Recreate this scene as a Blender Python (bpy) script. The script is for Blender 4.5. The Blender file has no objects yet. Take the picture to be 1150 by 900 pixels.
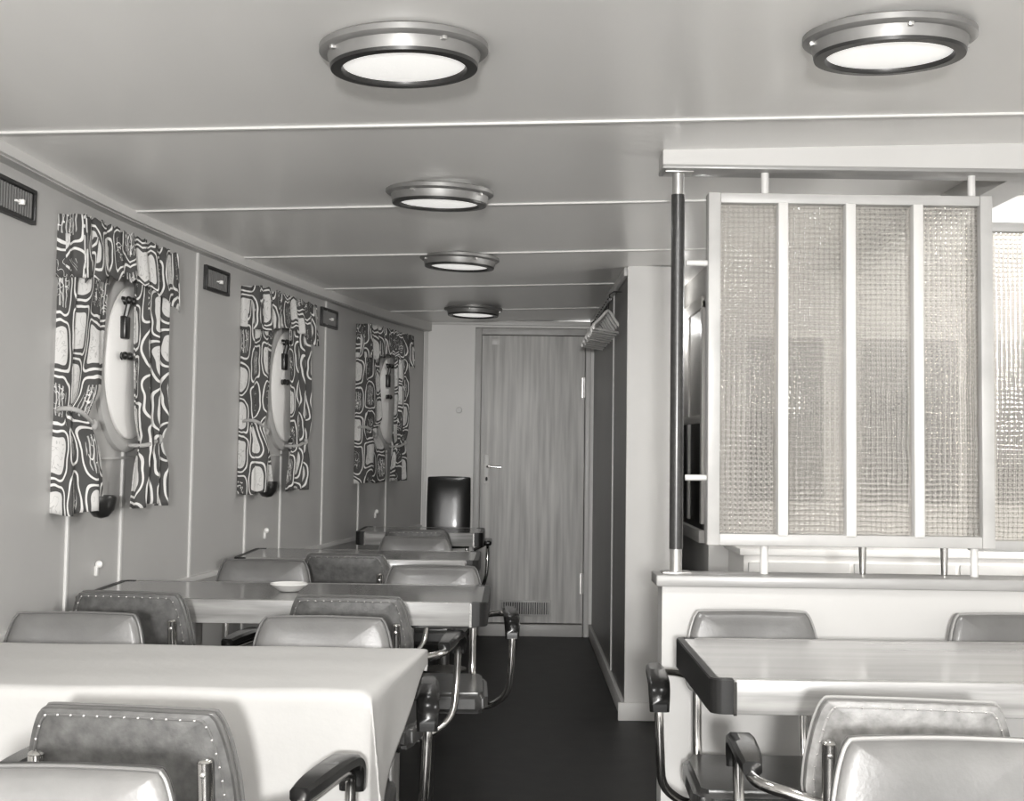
import bpy, bmesh, math, random
from mathutils import Vector, Matrix
random.seed(7)
PI = math.pi
C = bpy.context.scene.collection
S = bpy.context.scene

# ------------------------------------------------------------------ camera, world, light, exposure
EYE = 1.30
cd = bpy.data.cameras.new('camera'); cam = bpy.data.objects.new('camera', cd); C.objects.link(cam)
cd.sensor_width = 36.0; cd.lens = 36.0 * 1530 / 1150; cd.shift_y = -0.0426
cam.matrix_world = Matrix.Translation((0, 0, EYE)) @ Matrix.Rotation(math.radians(0.12), 4, 'Z') @ \
    Matrix.Rotation(math.radians(93.7), 4, 'X') @ Matrix.Rotation(math.radians(0.8), 4, 'Z')
cd.clip_start = 0.05
S.camera = cam
w = bpy.data.worlds.new('world'); S.world = w; w.use_nodes = True
w.node_tree.nodes['Background'].inputs[0].default_value = (1, .99, .975, 1)
w.node_tree.nodes['Background'].inputs[1].default_value = 1.7
def lamp(name, kind, loc, power, size=.3, target=None, sizey=None):
    l = bpy.data.lights.new(name, kind); o = bpy.data.objects.new(name, l); C.objects.link(o)
    l.energy = power; l.color = (1, .99, .975); o.location = loc
    if kind == 'AREA':
        l.size = size
        if sizey: l.shape = 'RECTANGLE'; l.size_y = sizey
        o.rotation_euler = (Vector(target) - Vector(loc)).to_track_quat('-Z', 'Y').to_euler()
    else: l.shadow_soft_size = size
    return o
lamp('flash', 'POINT', (-.02, -1.5, 1.42), 800, .10)
lamp('bay_fill', 'POINT', (2.5, 5.2, 1.85), 62, .15)  # added fill without a fitting, brightens the space behind the glass screen
lamp('lobby_fill', 'POINT', (.865, 7.3, 1.95), 2.2, .03)  # invented small light, lifts the dark recess behind the pole
S.view_settings.view_transform = 'Standard'; S.view_settings.look = 'None'
S.view_settings.gamma = 1; S.view_settings.use_curve_mapping = False
S.view_settings.exposure = 0.14

# ------------------------------------------------------------------ materials (the photograph is a warm black and white print)
TINT = (1.0, .985, .958)
def lin(v): return v / 12.92 if v <= .04045 else ((v + .055) / 1.055) ** 2.4
def g(v): return (v * TINT[0], v * TINT[1], v * TINT[2], 1)     # v is a linear albedo
def mat(name, v, rough=.5, metal=0., coat=0., spec=.5):
    m = bpy.data.materials.new(name); m.use_nodes = True
    b = m.node_tree.nodes['Principled BSDF']
    b.inputs['Base Color'].default_value = g(v); b.inputs['Roughness'].default_value = rough
    b.inputs['Metallic'].default_value = metal; b.inputs['Coat Weight'].default_value = coat
    b.inputs['Coat Roughness'].default_value = .15
    b.inputs['Specular IOR Level'].default_value = spec
    return m
def nd(m, t, **kw):
    n = m.node_tree.nodes.new(t)
    for k, v in kw.items():
        if k in n.inputs: n.inputs[k].default_value = v
        else: setattr(n, k, v)
    return n
def ln(m, a, ao, b, bi): m.node_tree.links.new(a.outputs[ao], b.inputs[bi])
def noise_mat(name, v0, v1, scale, rough=.5, stretch=(1, 1, 1), bump=0., detail=4, lo=.3, hi=.7, bscale=None, coat=0., spec=.5, metal=0.):
    m = mat(name, v0, rough, metal, coat, spec); b = m.node_tree.nodes['Principled BSDF']
    tc = nd(m, 'ShaderNodeTexCoord'); mp = nd(m, 'ShaderNodeMapping'); mp.inputs['Scale'].default_value = stretch
    ln(m, tc, 'Object', mp, 'Vector')
    n = nd(m, 'ShaderNodeTexNoise', Scale=scale, Detail=detail); ln(m, mp, 0, n, 'Vector')
    r = nd(m, 'ShaderNodeValToRGB'); ln(m, n, 'Fac', r, 'Fac')
    r.color_ramp.elements[0].position = lo; r.color_ramp.elements[0].color = g(v0)
    r.color_ramp.elements[1].position = hi; r.color_ramp.elements[1].color = g(v1)
    ln(m, r, 0, b, 'Base Color')
    if bump:
        n2 = nd(m, 'ShaderNodeTexNoise', Scale=bscale or scale * 3, Detail=3.0); ln(m, mp, 0, n2, 'Vector')
        bp = nd(m, 'ShaderNodeBump', Strength=bump, Distance=.002); ln(m, n2, 'Fac', bp, 'Height'); ln(m, bp, 0, b, 'Normal')
    return m
M = {}
M['white'] = noise_mat('white_paint', .54, .57, 3, .45, bump=.05, bscale=60)
M['wall'] = noise_mat('wall_laminate', .49, .52, 2.5, .42, bump=.08, bscale=200)
M['darkwall'] = noise_mat('corridor_laminate', .16, .19, 2.5, .4, bump=.05, bscale=200)
M['endwall'] = noise_mat('end_wall_paint', .86, .89, 3, .5)
M['ceiling'] = noise_mat('ceiling_laminate', .84, .88, 1.2, .28, stretch=(3, .4, 1), bump=.03, bscale=8, coat=.1)
M['trim'] = mat('trim_paint', .68, .4)
M['floor'] = noise_mat('dark_linoleum', .006, .015, 9, .5, bump=.1, spec=.3)
M['doorwood'] = noise_mat('door_veneer', .50, .80, 14, .5, stretch=(2.2, 1, .12), detail=6, coat=.0)
M['framewood'] = noise_mat('frame_wood', .5, .6, 12, .4, stretch=(1, 1, .3))
M['counter'] = noise_mat('counter_wood', .25, .36, 10, .35, stretch=(.3, 2, 2), coat=.1)
M['screenwood'] = noise_mat('screen_frame_wood', .42, .52, 14, .4, stretch=(.5, 2, .5))
M['edge'] = noise_mat('pale_edge_veneer', .20, .40, 10, .35, stretch=(.35, 1, 5), detail=6, coat=.2)
M['top'] = noise_mat('table_top_veneer', .10, .15, 6, .16, stretch=(.3, 3, 1), detail=6, coat=.6)
M['toppale'] = noise_mat('pale_table_top_veneer', .36, .46, 6, .22, stretch=(.3, 3, 1), detail=6, coat=.5)
M['dark'] = mat('dark_varnished_edge', .016, .4, spec=.25)
M['leather'] = noise_mat('brown_leathercloth', .11, .16, 8, .34, bump=.25, bscale=140, coat=.35)
M['rear'] = noise_mat('rear_leathercloth', .065, .12, 45, .5, bump=.3, bscale=160)
M['rearpale'] = noise_mat('worn_rear_leathercloth', .17, .30, 45, .45, bump=.3, bscale=160)
M['seat'] = noise_mat('dark_seat_leathercloth', .035, .055, 10, .3, bump=.2, bscale=140, coat=.3)
M['black'] = noise_mat('black_leathercloth', .012, .02, 8, .36, bump=.15, bscale=100, coat=.5)
M['bakelite'] = mat('black_armrest', .008, .22, spec=.35)
M['chrome'] = mat('chrome', .62, .13, 1.)
M['steel'] = noise_mat('satin_steel', .45, .52, 20, .34, metal=.8)
M['bronze'] = noise_mat('brushed_lamp_metal', .24, .28, 20, .45, metal=.5)
M['darkmetal'] = mat('dark_lamp_lip', .035, .35, .4)
M['poledark'] = noise_mat('dark_pole_sleeve', .022, .04, 60, .3, coat=.2)
M['grille'] = mat('dark_grille', .02, .4)
M['hole'] = mat('grille_slot', .2, .5)
M['tack'] = mat('tack_metal', .75, .25, .8)
M['piping'] = mat('leather_piping', .12, .35, coat=.2)
M['pipingpale'] = mat('pale_leather_piping', .30, .35, coat=.2)
M['cloth'] = noise_mat('white_linen', .42, .45, 4, .8, bump=.5, bscale=40, spec=.2)
M['disc'] = mat('porthole_white_enamel', .95, .35)
M['rim'] = mat('porthole_rim_paint', .50, .4)
M['brass'] = mat('dark_brass', .045, .3, .6)
M['ceramic'] = mat('white_ceramic', .8, .2)
M['hanger'] = mat('white_hanger', .95, .3)
M['plate'] = mat('pale_metal_plate', .75, .35)
M['glassdark'] = mat('dark_window_glass', .03, .4)
M['pane'] = mat('frosted_bright_pane', .55, .35)

def lens_mat():
    m = mat('prismatic_lamp_glass', .8, .3); b = m.node_tree.nodes['Principled BSDF']
    b.inputs['Emission Color'].default_value = (1, .985, .95, 1); b.inputs['Emission Strength'].default_value = .55
    tc = nd(m, 'ShaderNodeTexCoord'); mp = nd(m, 'ShaderNodeMapping'); mp.inputs['Rotation'].default_value = (0, 0, .785)
    ln(m, tc, 'Object', mp, 0)
    ck = nd(m, 'ShaderNodeTexBrick', Scale=60.0); ck.offset = 0
    ck.inputs['Color1'].default_value = (1, 1, 1, 1); ck.inputs['Color2'].default_value = (1, 1, 1, 1); ck.inputs['Mortar'].default_value = (0, 0, 0, 1)
    ck.inputs['Brick Width'].default_value = .6; ck.inputs['Row Height'].default_value = .6; ck.inputs['Mortar Size'].default_value = .05
    ln(m, mp, 0, ck, 'Vector')
    bp = nd(m, 'ShaderNodeBump', Strength=.7, Distance=.003); ln(m, ck, 'Color', bp, 'Height'); ln(m, bp, 0, b, 'Normal')
    return m
M['lens'] = lens_mat()

def reeded():
    m = bpy.data.materials.new('reeded_glass'); m.use_nodes = True
    nt = m.node_tree; nt.nodes.clear()
    out = nd(m, 'ShaderNodeOutputMaterial'); tc = nd(m, 'ShaderNodeTexCoord')
    sx = nd(m, 'ShaderNodeSeparateXYZ'); ln(m, tc, 'Object', sx, 0)
    no = nd(m, 'ShaderNodeTexNoise', Scale=14.0, Detail=2.0); ln(m, tc, 'Object', no, 'Vector')
    hs = []
    for ax in (0, 2):
        wob = nd(m, 'ShaderNodeMath', operation='MULTIPLY_ADD'); ln(m, no, 'Fac', wob, 0); wob.inputs[1].default_value = .010; ln(m, sx, ax, wob, 2)
        k = nd(m, 'ShaderNodeMath', operation='MULTIPLY'); ln(m, wob, 0, k, 0); k.inputs[1].default_value = 2 * PI / .0150
        s = nd(m, 'ShaderNodeMath', operation='SINE'); ln(m, k, 0, s, 0); hs.append(s)
    ad = nd(m, 'ShaderNodeMath', operation='ADD'); ln(m, hs[0], 0, ad, 0); ln(m, hs[1], 0, ad, 1)
    bp = nd(m, 'ShaderNodeBump', Strength=1.0, Distance=.0013); ln(m, ad, 0, bp, 'Height')
    rf = nd(m, 'ShaderNodeBsdfRefraction', Roughness=.02, IOR=1.35); rf.inputs['Color'].default_value = g(.95); ln(m, bp, 0, rf, 'Normal')
    gl = nd(m, 'ShaderNodeBsdfGlossy', Roughness=.16); gl.inputs['Color'].default_value = g(.9); ln(m, bp, 0, gl, 'Normal')
    df = nd(m, 'ShaderNodeBsdfDiffuse'); df.inputs['Color'].default_value = g(.75); ln(m, bp, 0, df, 'Normal')
    tr = nd(m, 'ShaderNodeBsdfTransparent'); tr.inputs['Color'].default_value = g(.97)
    a = nd(m, 'ShaderNodeMixShader', Fac=.5); ln(m, rf, 0, a, 1); ln(m, tr, 0, a, 2)
    b = nd(m, 'ShaderNodeMixShader', Fac=.10); ln(m, a, 0, b, 1); ln(m, gl, 0, b, 2)
    c = nd(m, 'ShaderNodeMixShader', Fac=.05); ln(m, b, 0, c, 1); ln(m, df, 0, c, 2)
    ln(m, c, 0, out, 'Surface')
    return m
M['reeded'] = reeded()

def curtain_mat():
    m = mat('printed_cotton', .1, .8, spec=.2); b = m.node_tree.nodes['Principled BSDF']
    uv = nd(m, 'ShaderNodeUVMap'); uv.uv_map = 'UVMap'
    mp = nd(m, 'ShaderNodeMapping'); mp.inputs['Scale'].default_value = (1.7, 1.0, 1); ln(m, uv, 0, mp, 0)
    nz = nd(m, 'ShaderNodeTexNoise', Scale=9.0, Detail=1.0); ln(m, mp, 0, nz, 'Vector')
    mx = nd(m, 'ShaderNodeVectorMath', operation='MULTIPLY_ADD'); ln(m, nz, 'Color', mx, 0); mx.inputs[1].default_value = (.045, .045, 0); ln(m, mp, 0, mx, 2)
    def mth(op, *args):
        n_ = nd(m, 'ShaderNodeMath', operation=op)
        for k_, a_ in enumerate(args):
            if isinstance(a_, tuple): ln(m, a_[0], a_[1], n_, k_)
            else: n_.inputs[k_].default_value = a_
        return (n_, 0)
    sp = nd(m, 'ShaderNodeSeparateXYZ'); ln(m, mx, 0, sp, 0)
    U = mth('MULTIPLY', (sp, 0), 1 / (1.7 * .128)); cu = mth('FLOOR', U)
    rc = nd(m, 'ShaderNodeTexWhiteNoise', noise_dimensions='1D'); ln(m, cu[0], 0, rc, 'W')
    V = mth('ADD', mth('MULTIPLY', (sp, 1), 1 / .185), mth('MULTIPLY', (rc, 0), .8)); cv = mth('FLOOR', V)
    cmb = nd(m, 'ShaderNodeCombineXYZ'); ln(m, cu[0], 0, cmb, 0); ln(m, cv[0], 0, cmb, 1)
    wn = nd(m, 'ShaderNodeTexWhiteNoise', noise_dimensions='2D'); ln(m, cmb, 0, wn, 'Vector')
    rr = nd(m, 'ShaderNodeSeparateColor'); ln(m, wn, 'Color', rr, 0)
    px_ = mth('MULTIPLY', mth('ABSOLUTE', mth('SUBTRACT', mth('FRACT', U), .5)), 2.0)
    py0 = mth('SUBTRACT', mth('FRACT', V), .5)
    py_ = mth('MULTIPLY', mth('ABSOLUTE', py0), 2.0)
    # bottle-like taper on some motifs
    tap = mth('MULTIPLY', mth('SUBTRACT', (rr, 2), .45), .7)
    pxt = mth('MULTIPLY', px_, mth('ADD', 1.0, mth('MULTIPLY', py0, tap)))
    ex = mth('ADD', 1.9, mth('MULTIPLY', (rr, 1), 5.0))
    D_ = mth('POWER', mth('ADD', mth('POWER', pxt, ex), mth('POWER', py_, ex)), mth('DIVIDE', 1.0, ex))
    def band(src, lo, hi): return mth('MULTIPLY', mth('GREATER_THAN', src, lo), mth('LESS_THAN', src, hi))
    line = band(D_, .84, .93)
    pale = mth('MULTIPLY', mth('GREATER_THAN', (rr, 0), .50), mth('LESS_THAN', D_, .68))
    vn = nd(m, 'ShaderNodeTexNoise', Scale=15.0, Detail=0.0, Distortion=2.6); ln(m, mp, 0, vn, 'Vector')
    scr = mth('MULTIPLY', band((vn, 'Fac'), .465, .52), mth('LESS_THAN', D_, .56))
    wv = nd(m, 'ShaderNodeTexWave', Scale=13.0, Distortion=6.0); ln(m, mp, 0, wv, 'Vector')
    hatch = mth('MULTIPLY', mth('MULTIPLY', mth('GREATER_THAN', (wv, 'Fac'), .72), mth('LESS_THAN', D_, .64)), band((rr, 0), .28, .50))
    a1_ = mth('MAXIMUM', mth('MAXIMUM', line, scr), mth('MULTIPLY', hatch, .6))
    # pale motifs carry faint grey scribbles
    a2_ = mth('MAXIMUM', a1_, mth('MULTIPLY', pale, .84)); a2_ = mth('SUBTRACT', a2_, mth('MULTIPLY', mth('MULTIPLY', pale, scr), .45))
    a2 = a2_[0]
    col = nd(m, 'ShaderNodeMix', data_type='RGBA'); ln(m, a2, 0, col, 0)
    col.inputs[6].default_value = g(.085); col.inputs[7].default_value = g(.78)
    ln(m, col, 2, b, 'Base Color')
    return m
M['curtain'] = curtain_mat()

# ------------------------------------------------------------------ mesh helpers
def smooth(bm, ang=35):
    for f in bm.faces: f.smooth = True
def obj(name, bm, m, parent=None, loc=None, rz=0., sm=True, smang=40):
    bmesh.ops.recalc_face_normals(bm, faces=bm.faces)
    me = bpy.data.meshes.new(name); bm.to_mesh(me); bm.free()
    if sm:
        me.shade_smooth()
        me.set_sharp_from_angle(angle=math.radians(smang))
    o = bpy.data.objects.new(name, me); C.objects.link(o)
    me.materials.append(M[m] if isinstance(m, str) else m)
    if parent: o.parent = parent
    if loc: o.location = loc
    o.rotation_euler[2] = rz
    return o
def thing(name, label, cat, loc=(0, 0, 0), rz=0., group=None):
    o = bpy.data.objects.new(name, None); C.objects.link(o); o.location = loc; o.rotation_euler = (0, 0, rz)
    o.empty_display_size = .1
    o['label'] = label; o['category'] = cat
    if group: o['group'] = group
    return o
def tag(o, label, cat, group=None):
    o['label'] = label; o['category'] = cat
    if group: o['group'] = group
    return o
def struct(o): o['kind'] = 'structure'; return o
def sempty(name, loc=(0, 0, 0), rz=0.):
    o = bpy.data.objects.new(name, None); C.objects.link(o); o.location = loc; o.rotation_euler = (0, 0, rz)
    return struct(o)
def NB(): return bmesh.new()
def merge(bm, t):
    me = bpy.data.meshes.new('tmp'); t.to_mesh(me); t.free(); bm.from_mesh(me); bpy.data.meshes.remove(me)
def box(bm, x0, x1, y0, y1, z0, z1, bev=0., seg=2):
    t = bmesh.new(); bmesh.ops.create_cube(t, size=1)
    bmesh.ops.scale(t, vec=(x1 - x0, y1 - y0, z1 - z0), verts=t.verts)
    bmesh.ops.translate(t, vec=((x0 + x1) / 2, (y0 + y1) / 2, (z0 + z1) / 2), verts=t.verts)
    if bev: bmesh.ops.bevel(t, geom=t.edges[:], offset=bev, segments=seg, affect='EDGES', profile=.5)
    merge(bm, t); return bm
def slab(bm, poly, z0, z1, bev=0.):
    """extrude an XY polygon"""
    t = bmesh.new(); vs = [t.verts.new((x, y, z0)) for x, y in poly]; f = t.faces.new(vs)
    r = bmesh.ops.extrude_face_region(t, geom=[f]); up = [v for v in r['geom'] if isinstance(v, bmesh.types.BMVert)]
    bmesh.ops.translate(t, vec=(0, 0, z1 - z0), verts=up)
    if bev: bmesh.ops.bevel(t, geom=[e for e in t.edges], offset=bev, segments=2, affect='EDGES')
    merge(bm, t); return bm
def catmull(pts, n):
    out = []; P = [Vector(p) for p in pts]
    for i in range(len(P) - 1):
        p0 = P[max(i - 1, 0)]; p1 = P[i]; p2 = P[i + 1]; p3 = P[min(i + 2, len(P) - 1)]
        for k in range(n):
            t = k / n
            out.append(.5 * ((2 * p1) + (p2 - p0) * t + (2 * p0 - 5 * p1 + 4 * p2 - p3) * t * t + (3 * p1 - p0 - 3 * p2 + p3) * t ** 3))
    out.append(P[-1]); return out
def tube(bm, pts, r, seg=10, n=1, closed=False, cap=True):
    P = catmull(pts, n) if n > 1 else [Vector(p) for p in pts]
    if closed and n > 1: P = P[:-1]
    rings = []; prev = None
    for i, p in enumerate(P):
        if closed: d = (P[(i + 1) % len(P)] - P[i - 1]).normalized()
        else: d = (P[min(i + 1, len(P) - 1)] - P[max(i - 1, 0)]).normalized()
        if prev is None:
            a = d.orthogonal().normalized()
        else:
            a = (prev - d * prev.dot(d)).normalized()
        prev = a; b = d.cross(a)
        rr = r[i * (len(r) - 1) // max(len(P) - 1, 1)] if isinstance(r, (list, tuple)) else r
        rings.append([bm.verts.new(p + (a * math.cos(2 * PI * k / seg) + b * math.sin(2 * PI * k / seg)) * rr) for k in range(seg)])
    m = len(rings)
    for i in range(m if closed else m - 1):
        A = rings[i]; B = rings[(i + 1) % m]
        for k in range(seg): bm.faces.new((A[k], A[(k + 1) % seg], B[(k + 1) % seg], B[k]))
    if cap and not closed: bm.faces.new(rings[0][::-1]); bm.faces.new(rings[-1])
    return bm
def lathe(bm, prof, seg=48, close=False, mtx=None):
    """prof: list of (r, z); r may be 0 at the ends"""
    rows = []
    for r, z in prof:
        if r < 1e-6: rows.append([bm.verts.new((0, 0, z))])
        else: rows.append([bm.verts.new((r * math.cos(2 * PI * k / seg), r * math.sin(2 * PI * k / seg), z)) for k in range(seg)])
    prs = list(zip(rows[:-1], rows[1:])) + ([(rows[-1], rows[0])] if close else [])
    for A, B in prs:
        for k in range(seg):
            j = (k + 1) % seg
            if len(A) == 1 and len(B) == 1: continue
            if len(A) == 1: bm.faces.new((A[0], B[j], B[k]))
            elif len(B) == 1: bm.faces.new((A[k], A[j], B[0]))
            else: bm.faces.new((A[k], A[j], B[j], B[k]))
    if mtx is not None: bmesh.ops.transform(bm, matrix=mtx, verts=bm.verts)
    return bm
def sphere(bm, c, r, u=8, v=6, sc=(1, 1, 1)):
    t = bmesh.new(); bmesh.ops.create_uvsphere(t, u_segments=u, v_segments=v, radius=r)
    bmesh.ops.scale(t, vec=sc, verts=t.verts); bmesh.ops.translate(t, vec=c, verts=t.verts); merge(bm, t)
def copy_tree(o, parent=None):
    c = o.copy(); C.objects.link(c); c.parent = parent
    for ch in list(o.children): copy_tree(ch, c)
    return c

# ------------------------------------------------------------------ the room
CT = .033
def ceil_z(x): return 2.15 + CT * (x + .2)
WP = [(-1.50, -2.9), (-1.50, -1), (-1.49, 1.5), (-1.475, 2.8), (-1.455, 3.78), (-1.405, 4.8), (-1.262, 6.02), (-1.078, 7.27), (-.842, 8.56), (-.625, 9.42)]
WC = [(p.x, p.y) for p in catmull([(x, y, 0) for x, y in WP], 10)]
def wall_at(y):
    for (xa, ya), (xb, yb) in zip(WC[:-1], WC[1:]):
        if ya <= y <= yb:
            t = (y - ya) / (yb - ya); T = Vector((xb - xa, yb - ya, 0)).normalized()
            return Vector((xa + (xb - xa) * t, y, 0)), T
    return Vector((WC[-1][0], WC[-1][1], 0)), Vector((0, 1, 0))
def wall_rz(y):
    T = wall_at(y)[1]; return math.atan2(T.y, T.x)
XR = 3.4; YE = 9.40; YB = -2.8

bm = NB(); slab(bm, [(-2.0, YB), (XR + .1, YB), (XR + .1, YE + .12), (-2.0, YE + .12)], -.1, 0)
struct(obj('floor', bm, 'floor', sm=False))
# ceiling (slightly cambered deckhead)
bm = NB()
xs = (-1.75, XR + .1)
v = [bm.verts.new((x, y, ceil_z(x) + h)) for h in (0, .1) for x, y in ((xs[0], YB), (xs[1], YB), (xs[1], YE + .12), (xs[0], YE + .12))]
for f in ((0, 1, 2, 3), (7, 6, 5, 4), (0, 4, 5, 1), (1, 5, 6, 2), (2, 6, 7, 3), (3, 7, 4, 0)): bm.faces.new([v[i] for i in f])
struct(obj('ceiling', bm, 'ceiling', sm=False))
# curved left wall
def ribbon(bm, n0, n1, z0, z1, y0=YB, y1=YE, ztop=None):
    """a solid band following the left wall from offset n0 to n1 into the room"""
    prev = None
    ys = [y0] + [y for _, y in WC if y0 + .02 < y < y1 - .02] + [y1]
    for y in ys:
        P, T = wall_at(y); N = Vector((T.y, -T.x, 0))
        A = P + N * n0; B = P + N * n1
        za = ztop(A.x) if ztop else z1; zb = ztop(B.x) if ztop else z1
        row = [bm.verts.new((A.x, A.y, z0)), bm.verts.new((B.x, B.y, z0)), bm.verts.new((B.x, B.y, zb)), bm.verts.new((A.x, A.y, za))]
        if prev:
            for k in range(4): bm.faces.new((prev[k], prev[(k + 1) % 4], row[(k + 1) % 4], row[k]))
        else: bm.faces.new(row)
        prev = row
    bm.faces.new(prev[::-1]); return bm
struct(obj('wall_left', ribbon(NB(), -.1, 0, 0, 2.1, ztop=lambda x: ceil_z(x)), 'wall'))
# end wall: pieces round the doorway
DX0, DX1, DZ0, DZ1 = -.225, .485, .09, 2.055
bm = NB()
box(bm, -.75, DX0 - .05, YE, YE + .12, 0, ceil_z(-.5)); box(bm, DX1 + .04, .58, YE, YE + .12, 0, ceil_z(.5)); box(bm, DX0 - .05, DX1 + .04, YE, YE + .12, DZ1 + .055, ceil_z(.1))
box(bm, DX0 - .05, DX1 + .04, YE + .08, YE + .12, 0, DZ1 + .06)
struct(obj('wall_end', bm, 'endwall', sm=False))
# corridor wall and the white end face beside the partition
CX = .548; CY = 6.60
bm = NB(); box(bm, CX, CX + .06, CY + .02, YE, 0, ceil_z(CX)); struct(obj('wall_corridor', bm, 'darkwall', sm=False))
bm = NB(); box(bm, CX - .004, .80, CY - .02, CY + .02, 0, ceil_z(.60)); box(bm, .74, .80, CY + .02, CY + 2.88, 0, ceil_z(.76))
struct(obj('wall_column', bm, 'white', sm=False))
bm = NB(); box(bm, CX - .035, .80, CY - .035, CY - .02, 0, .085, .003); box(bm, CX - .02, CX - .0, CY - .02, YE, 0, .085, .003)
struct(obj('baseboard_corridor', bm, 'white'))
# walls of the space beyond the screen
bm = NB(); box(bm, .93, XR, 6.5, 6.6, 0, ceil_z(1.0)); box(bm, .93, .99, 6.6, YE, 0, ceil_z(.95)); struct(obj('wall_pantry', bm, 'wall', sm=False))
bm = NB(); box(bm, XR, XR + .1, YB, YE, 0, ceil_z(XR)); struct(obj('wall_right', bm, 'white', sm=False))
bm = NB(); box(bm, .80, .93, YE - .05, YE, 0, ceil_z(.8)); struct(obj('wall_recess', bm, 'wall', sm=False))

# ceiling battens, cornice, wall strips
n = 1
for y in (-1.28, -.06, 1.16, 2.36, 3.58, 4.80, 6.02, 7.27, 8.56):
    xl = wall_at(y)[0].x; xr = XR if y < 6.4 else CX
    bm = NB(); box(bm, xl, xr, y - .0125, y + .0125, -.006, .004, .002)
    for q in bm.verts: q.co.z += ceil_z(q.co.x)
    struct(obj('trim_%d' % n, bm, 'trim')); n += 1
bm = NB(); ribbon(bm, -.002, .040, 2.075, 2.1, ztop=lambda x: ceil_z(x) + .001)
o = struct(obj('trim_%d' % n, bm, 'wall')); n += 1
bm = NB(); ribbon(bm, -.002, .055, ceil_z(-1.3) - .035, 2.1, y1=YE, ztop=lambda x: ceil_z(x) + .001)
for v in bm.verts:
    if v.co.z < 2.11 and False: pass
bm2 = bm; struct(obj('trim_%d' % n, bm2, 'trim')); n += 1
for y in (1.9, 3.0, 4.40, 4.88, 5.59, 6.27, 6.78, 7.47, 8.15, 8.70):
    P, T = wall_at(y); bm = NB()
    segs = [(0, 2.075)]
    if y in (4.88, 6.78, 8.70): segs = [(0, 1.28)]
    if y in (4.40, 6.27, 8.15): segs = [(0, 1.3)]
    for a, b in segs: box(bm, -.011, .011, -.008, .002, a, b, .002)
    struct(obj('trim_%d' % n, bm, 'trim', None, (P.x, P.y, 0), wall_rz(y))); n += 1
for x in (-.612,):
    bm = NB(); box(bm, x - .012, x + .012, YE - .012, YE, 0, ceil_z(x), .003); struct(obj('trim_%d' % n, bm, 'trim')); n += 1
for y in (7.50,):
    bm = NB(); box(bm, CX - .008, CX, y - .012, y + .012, .085, ceil_z(CX) - .04, .002); struct(obj('trim_%d' % n, bm, 'trim')); n += 1
bm = NB(); box(bm, CX - .022, CX, CY, YE, ceil_z(CX) - .045, ceil_z(CX) - .001, .004); struct(obj('trim_%d' % n, bm, 'framewood')); n += 1
bm = NB(); box(bm, -.62, CX, YE - .02, YE, ceil_z(-.6) - .012, ceil_z(0), .003)
struct(obj('trim_%d' % n, bm, 'trim')); n += 1
bm = NB(); ribbon(bm, 0, .014, .725, .745); struct(obj('trim_%d' % n, bm, 'trim')); n += 1
bm = NB(); box(bm, -.62, DX0 - .06, YE - .015, YE, 0, .09, .003); struct(obj('baseboard_end', bm, 'endwall'))

# ------------------------------------------------------------------ the door
d = sempty('door_1', (0, YE, 0))
bm = NB()
box(bm, DX0 - .05, DX0 - .004, -.025, .10, 0, DZ1 + .05, .004); box(bm, DX1 + .004, DX1 + .04, -.025, .10, 0, DZ1 + .05, .004)
box(bm, DX0 - .004, DX1 + .004, -.025, .10, DZ1 + .004, DZ1 + .05, .004)
obj('door_frame', bm, 'framewood', d)
bm = NB(); box(bm, CX - .055, CX - .024, -.035, 0, 0, DZ1 + .05, .004); obj('architrave', bm, 'trim', d)
bm = NB(); box(bm, DX0 - .0, DX1 + .0, -.03, .08, 0, .082, .006); obj('door_sill', bm, 'wall', d)
bm = NB(); box(bm, DX0, DX1, -.008, .03, DZ0, DZ1, .003); leaf = obj('door_leaf', bm, 'doorwood', d)
bm = NB(); box(bm, DX0 + .022, DX0 + .062, -.014, -.008, 1.03, 1.235, .008, 3); pl = obj('lock_plate', bm, 'plate', leaf)
bm = NB(); tube(bm, [(DX0 + .046, -.014, 1.150), (DX0 + .046, -.05, 1.150), (DX0 + .06, -.056, 1.150), (DX0 + .14, -.056, 1.147)], .0085, 10, 4)
obj('lever_handle', bm, 'chrome', leaf)
bm = NB(); sphere(bm, (DX0 + .042, -.014, 1.065), .008, sc=(1, .4, 1.8)); obj('keyhole', bm, 'grille', leaf)
bm = NB(); box(bm, DX0 + .065, DX0 + .12, -.013, -.008, 1.99, 2.03, .004); q = obj('coat_hook', bm, 'plate', leaf)
for z in (1.70, .36):
    bm = NB(); tube(bm, [(DX1 - .002, -.018, z - .07), (DX1 - .002, -.018, z + .07)], .008, 10); box(bm, DX1 - .02, DX1 + .004, -.012, -.009, z - .07, z + .07)
    obj('hinge', bm, 'steel', d)
bm = NB(); box(bm, -.08, .27, -.02, -.006, .135, .245, .003)
gr = obj('vent_frame', bm, 'framewood', leaf)
bm = NB(); box(bm, -.065, .255, -.024, -.020, .150, .230)
vt = obj('vent_slot', bm, 'grille', leaf)
bm = NB()
for k in range(21): box(bm, -.062 + k * .0153, -.055 + k * .0153, -.029, -.023, .150, .230, .001)
obj('vent_bar', bm, 'framewood', leaf)
bm = NB(); lathe(bm, [(0, -.012), (.018, -.012), (.022, -.004), (.022, 0)], 24, mtx=Matrix.Rotation(-PI / 2, 4, 'X'))
# (lathe axis turned to face the room)
for v in bm.verts: v.co.y = -abs(v.co.y)
tag(obj('wall_button', bm, 'trim', None, (-.38, YE - .001, 1.535)), 'small round pale button on the end wall left of the wooden door', 'button')

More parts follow.
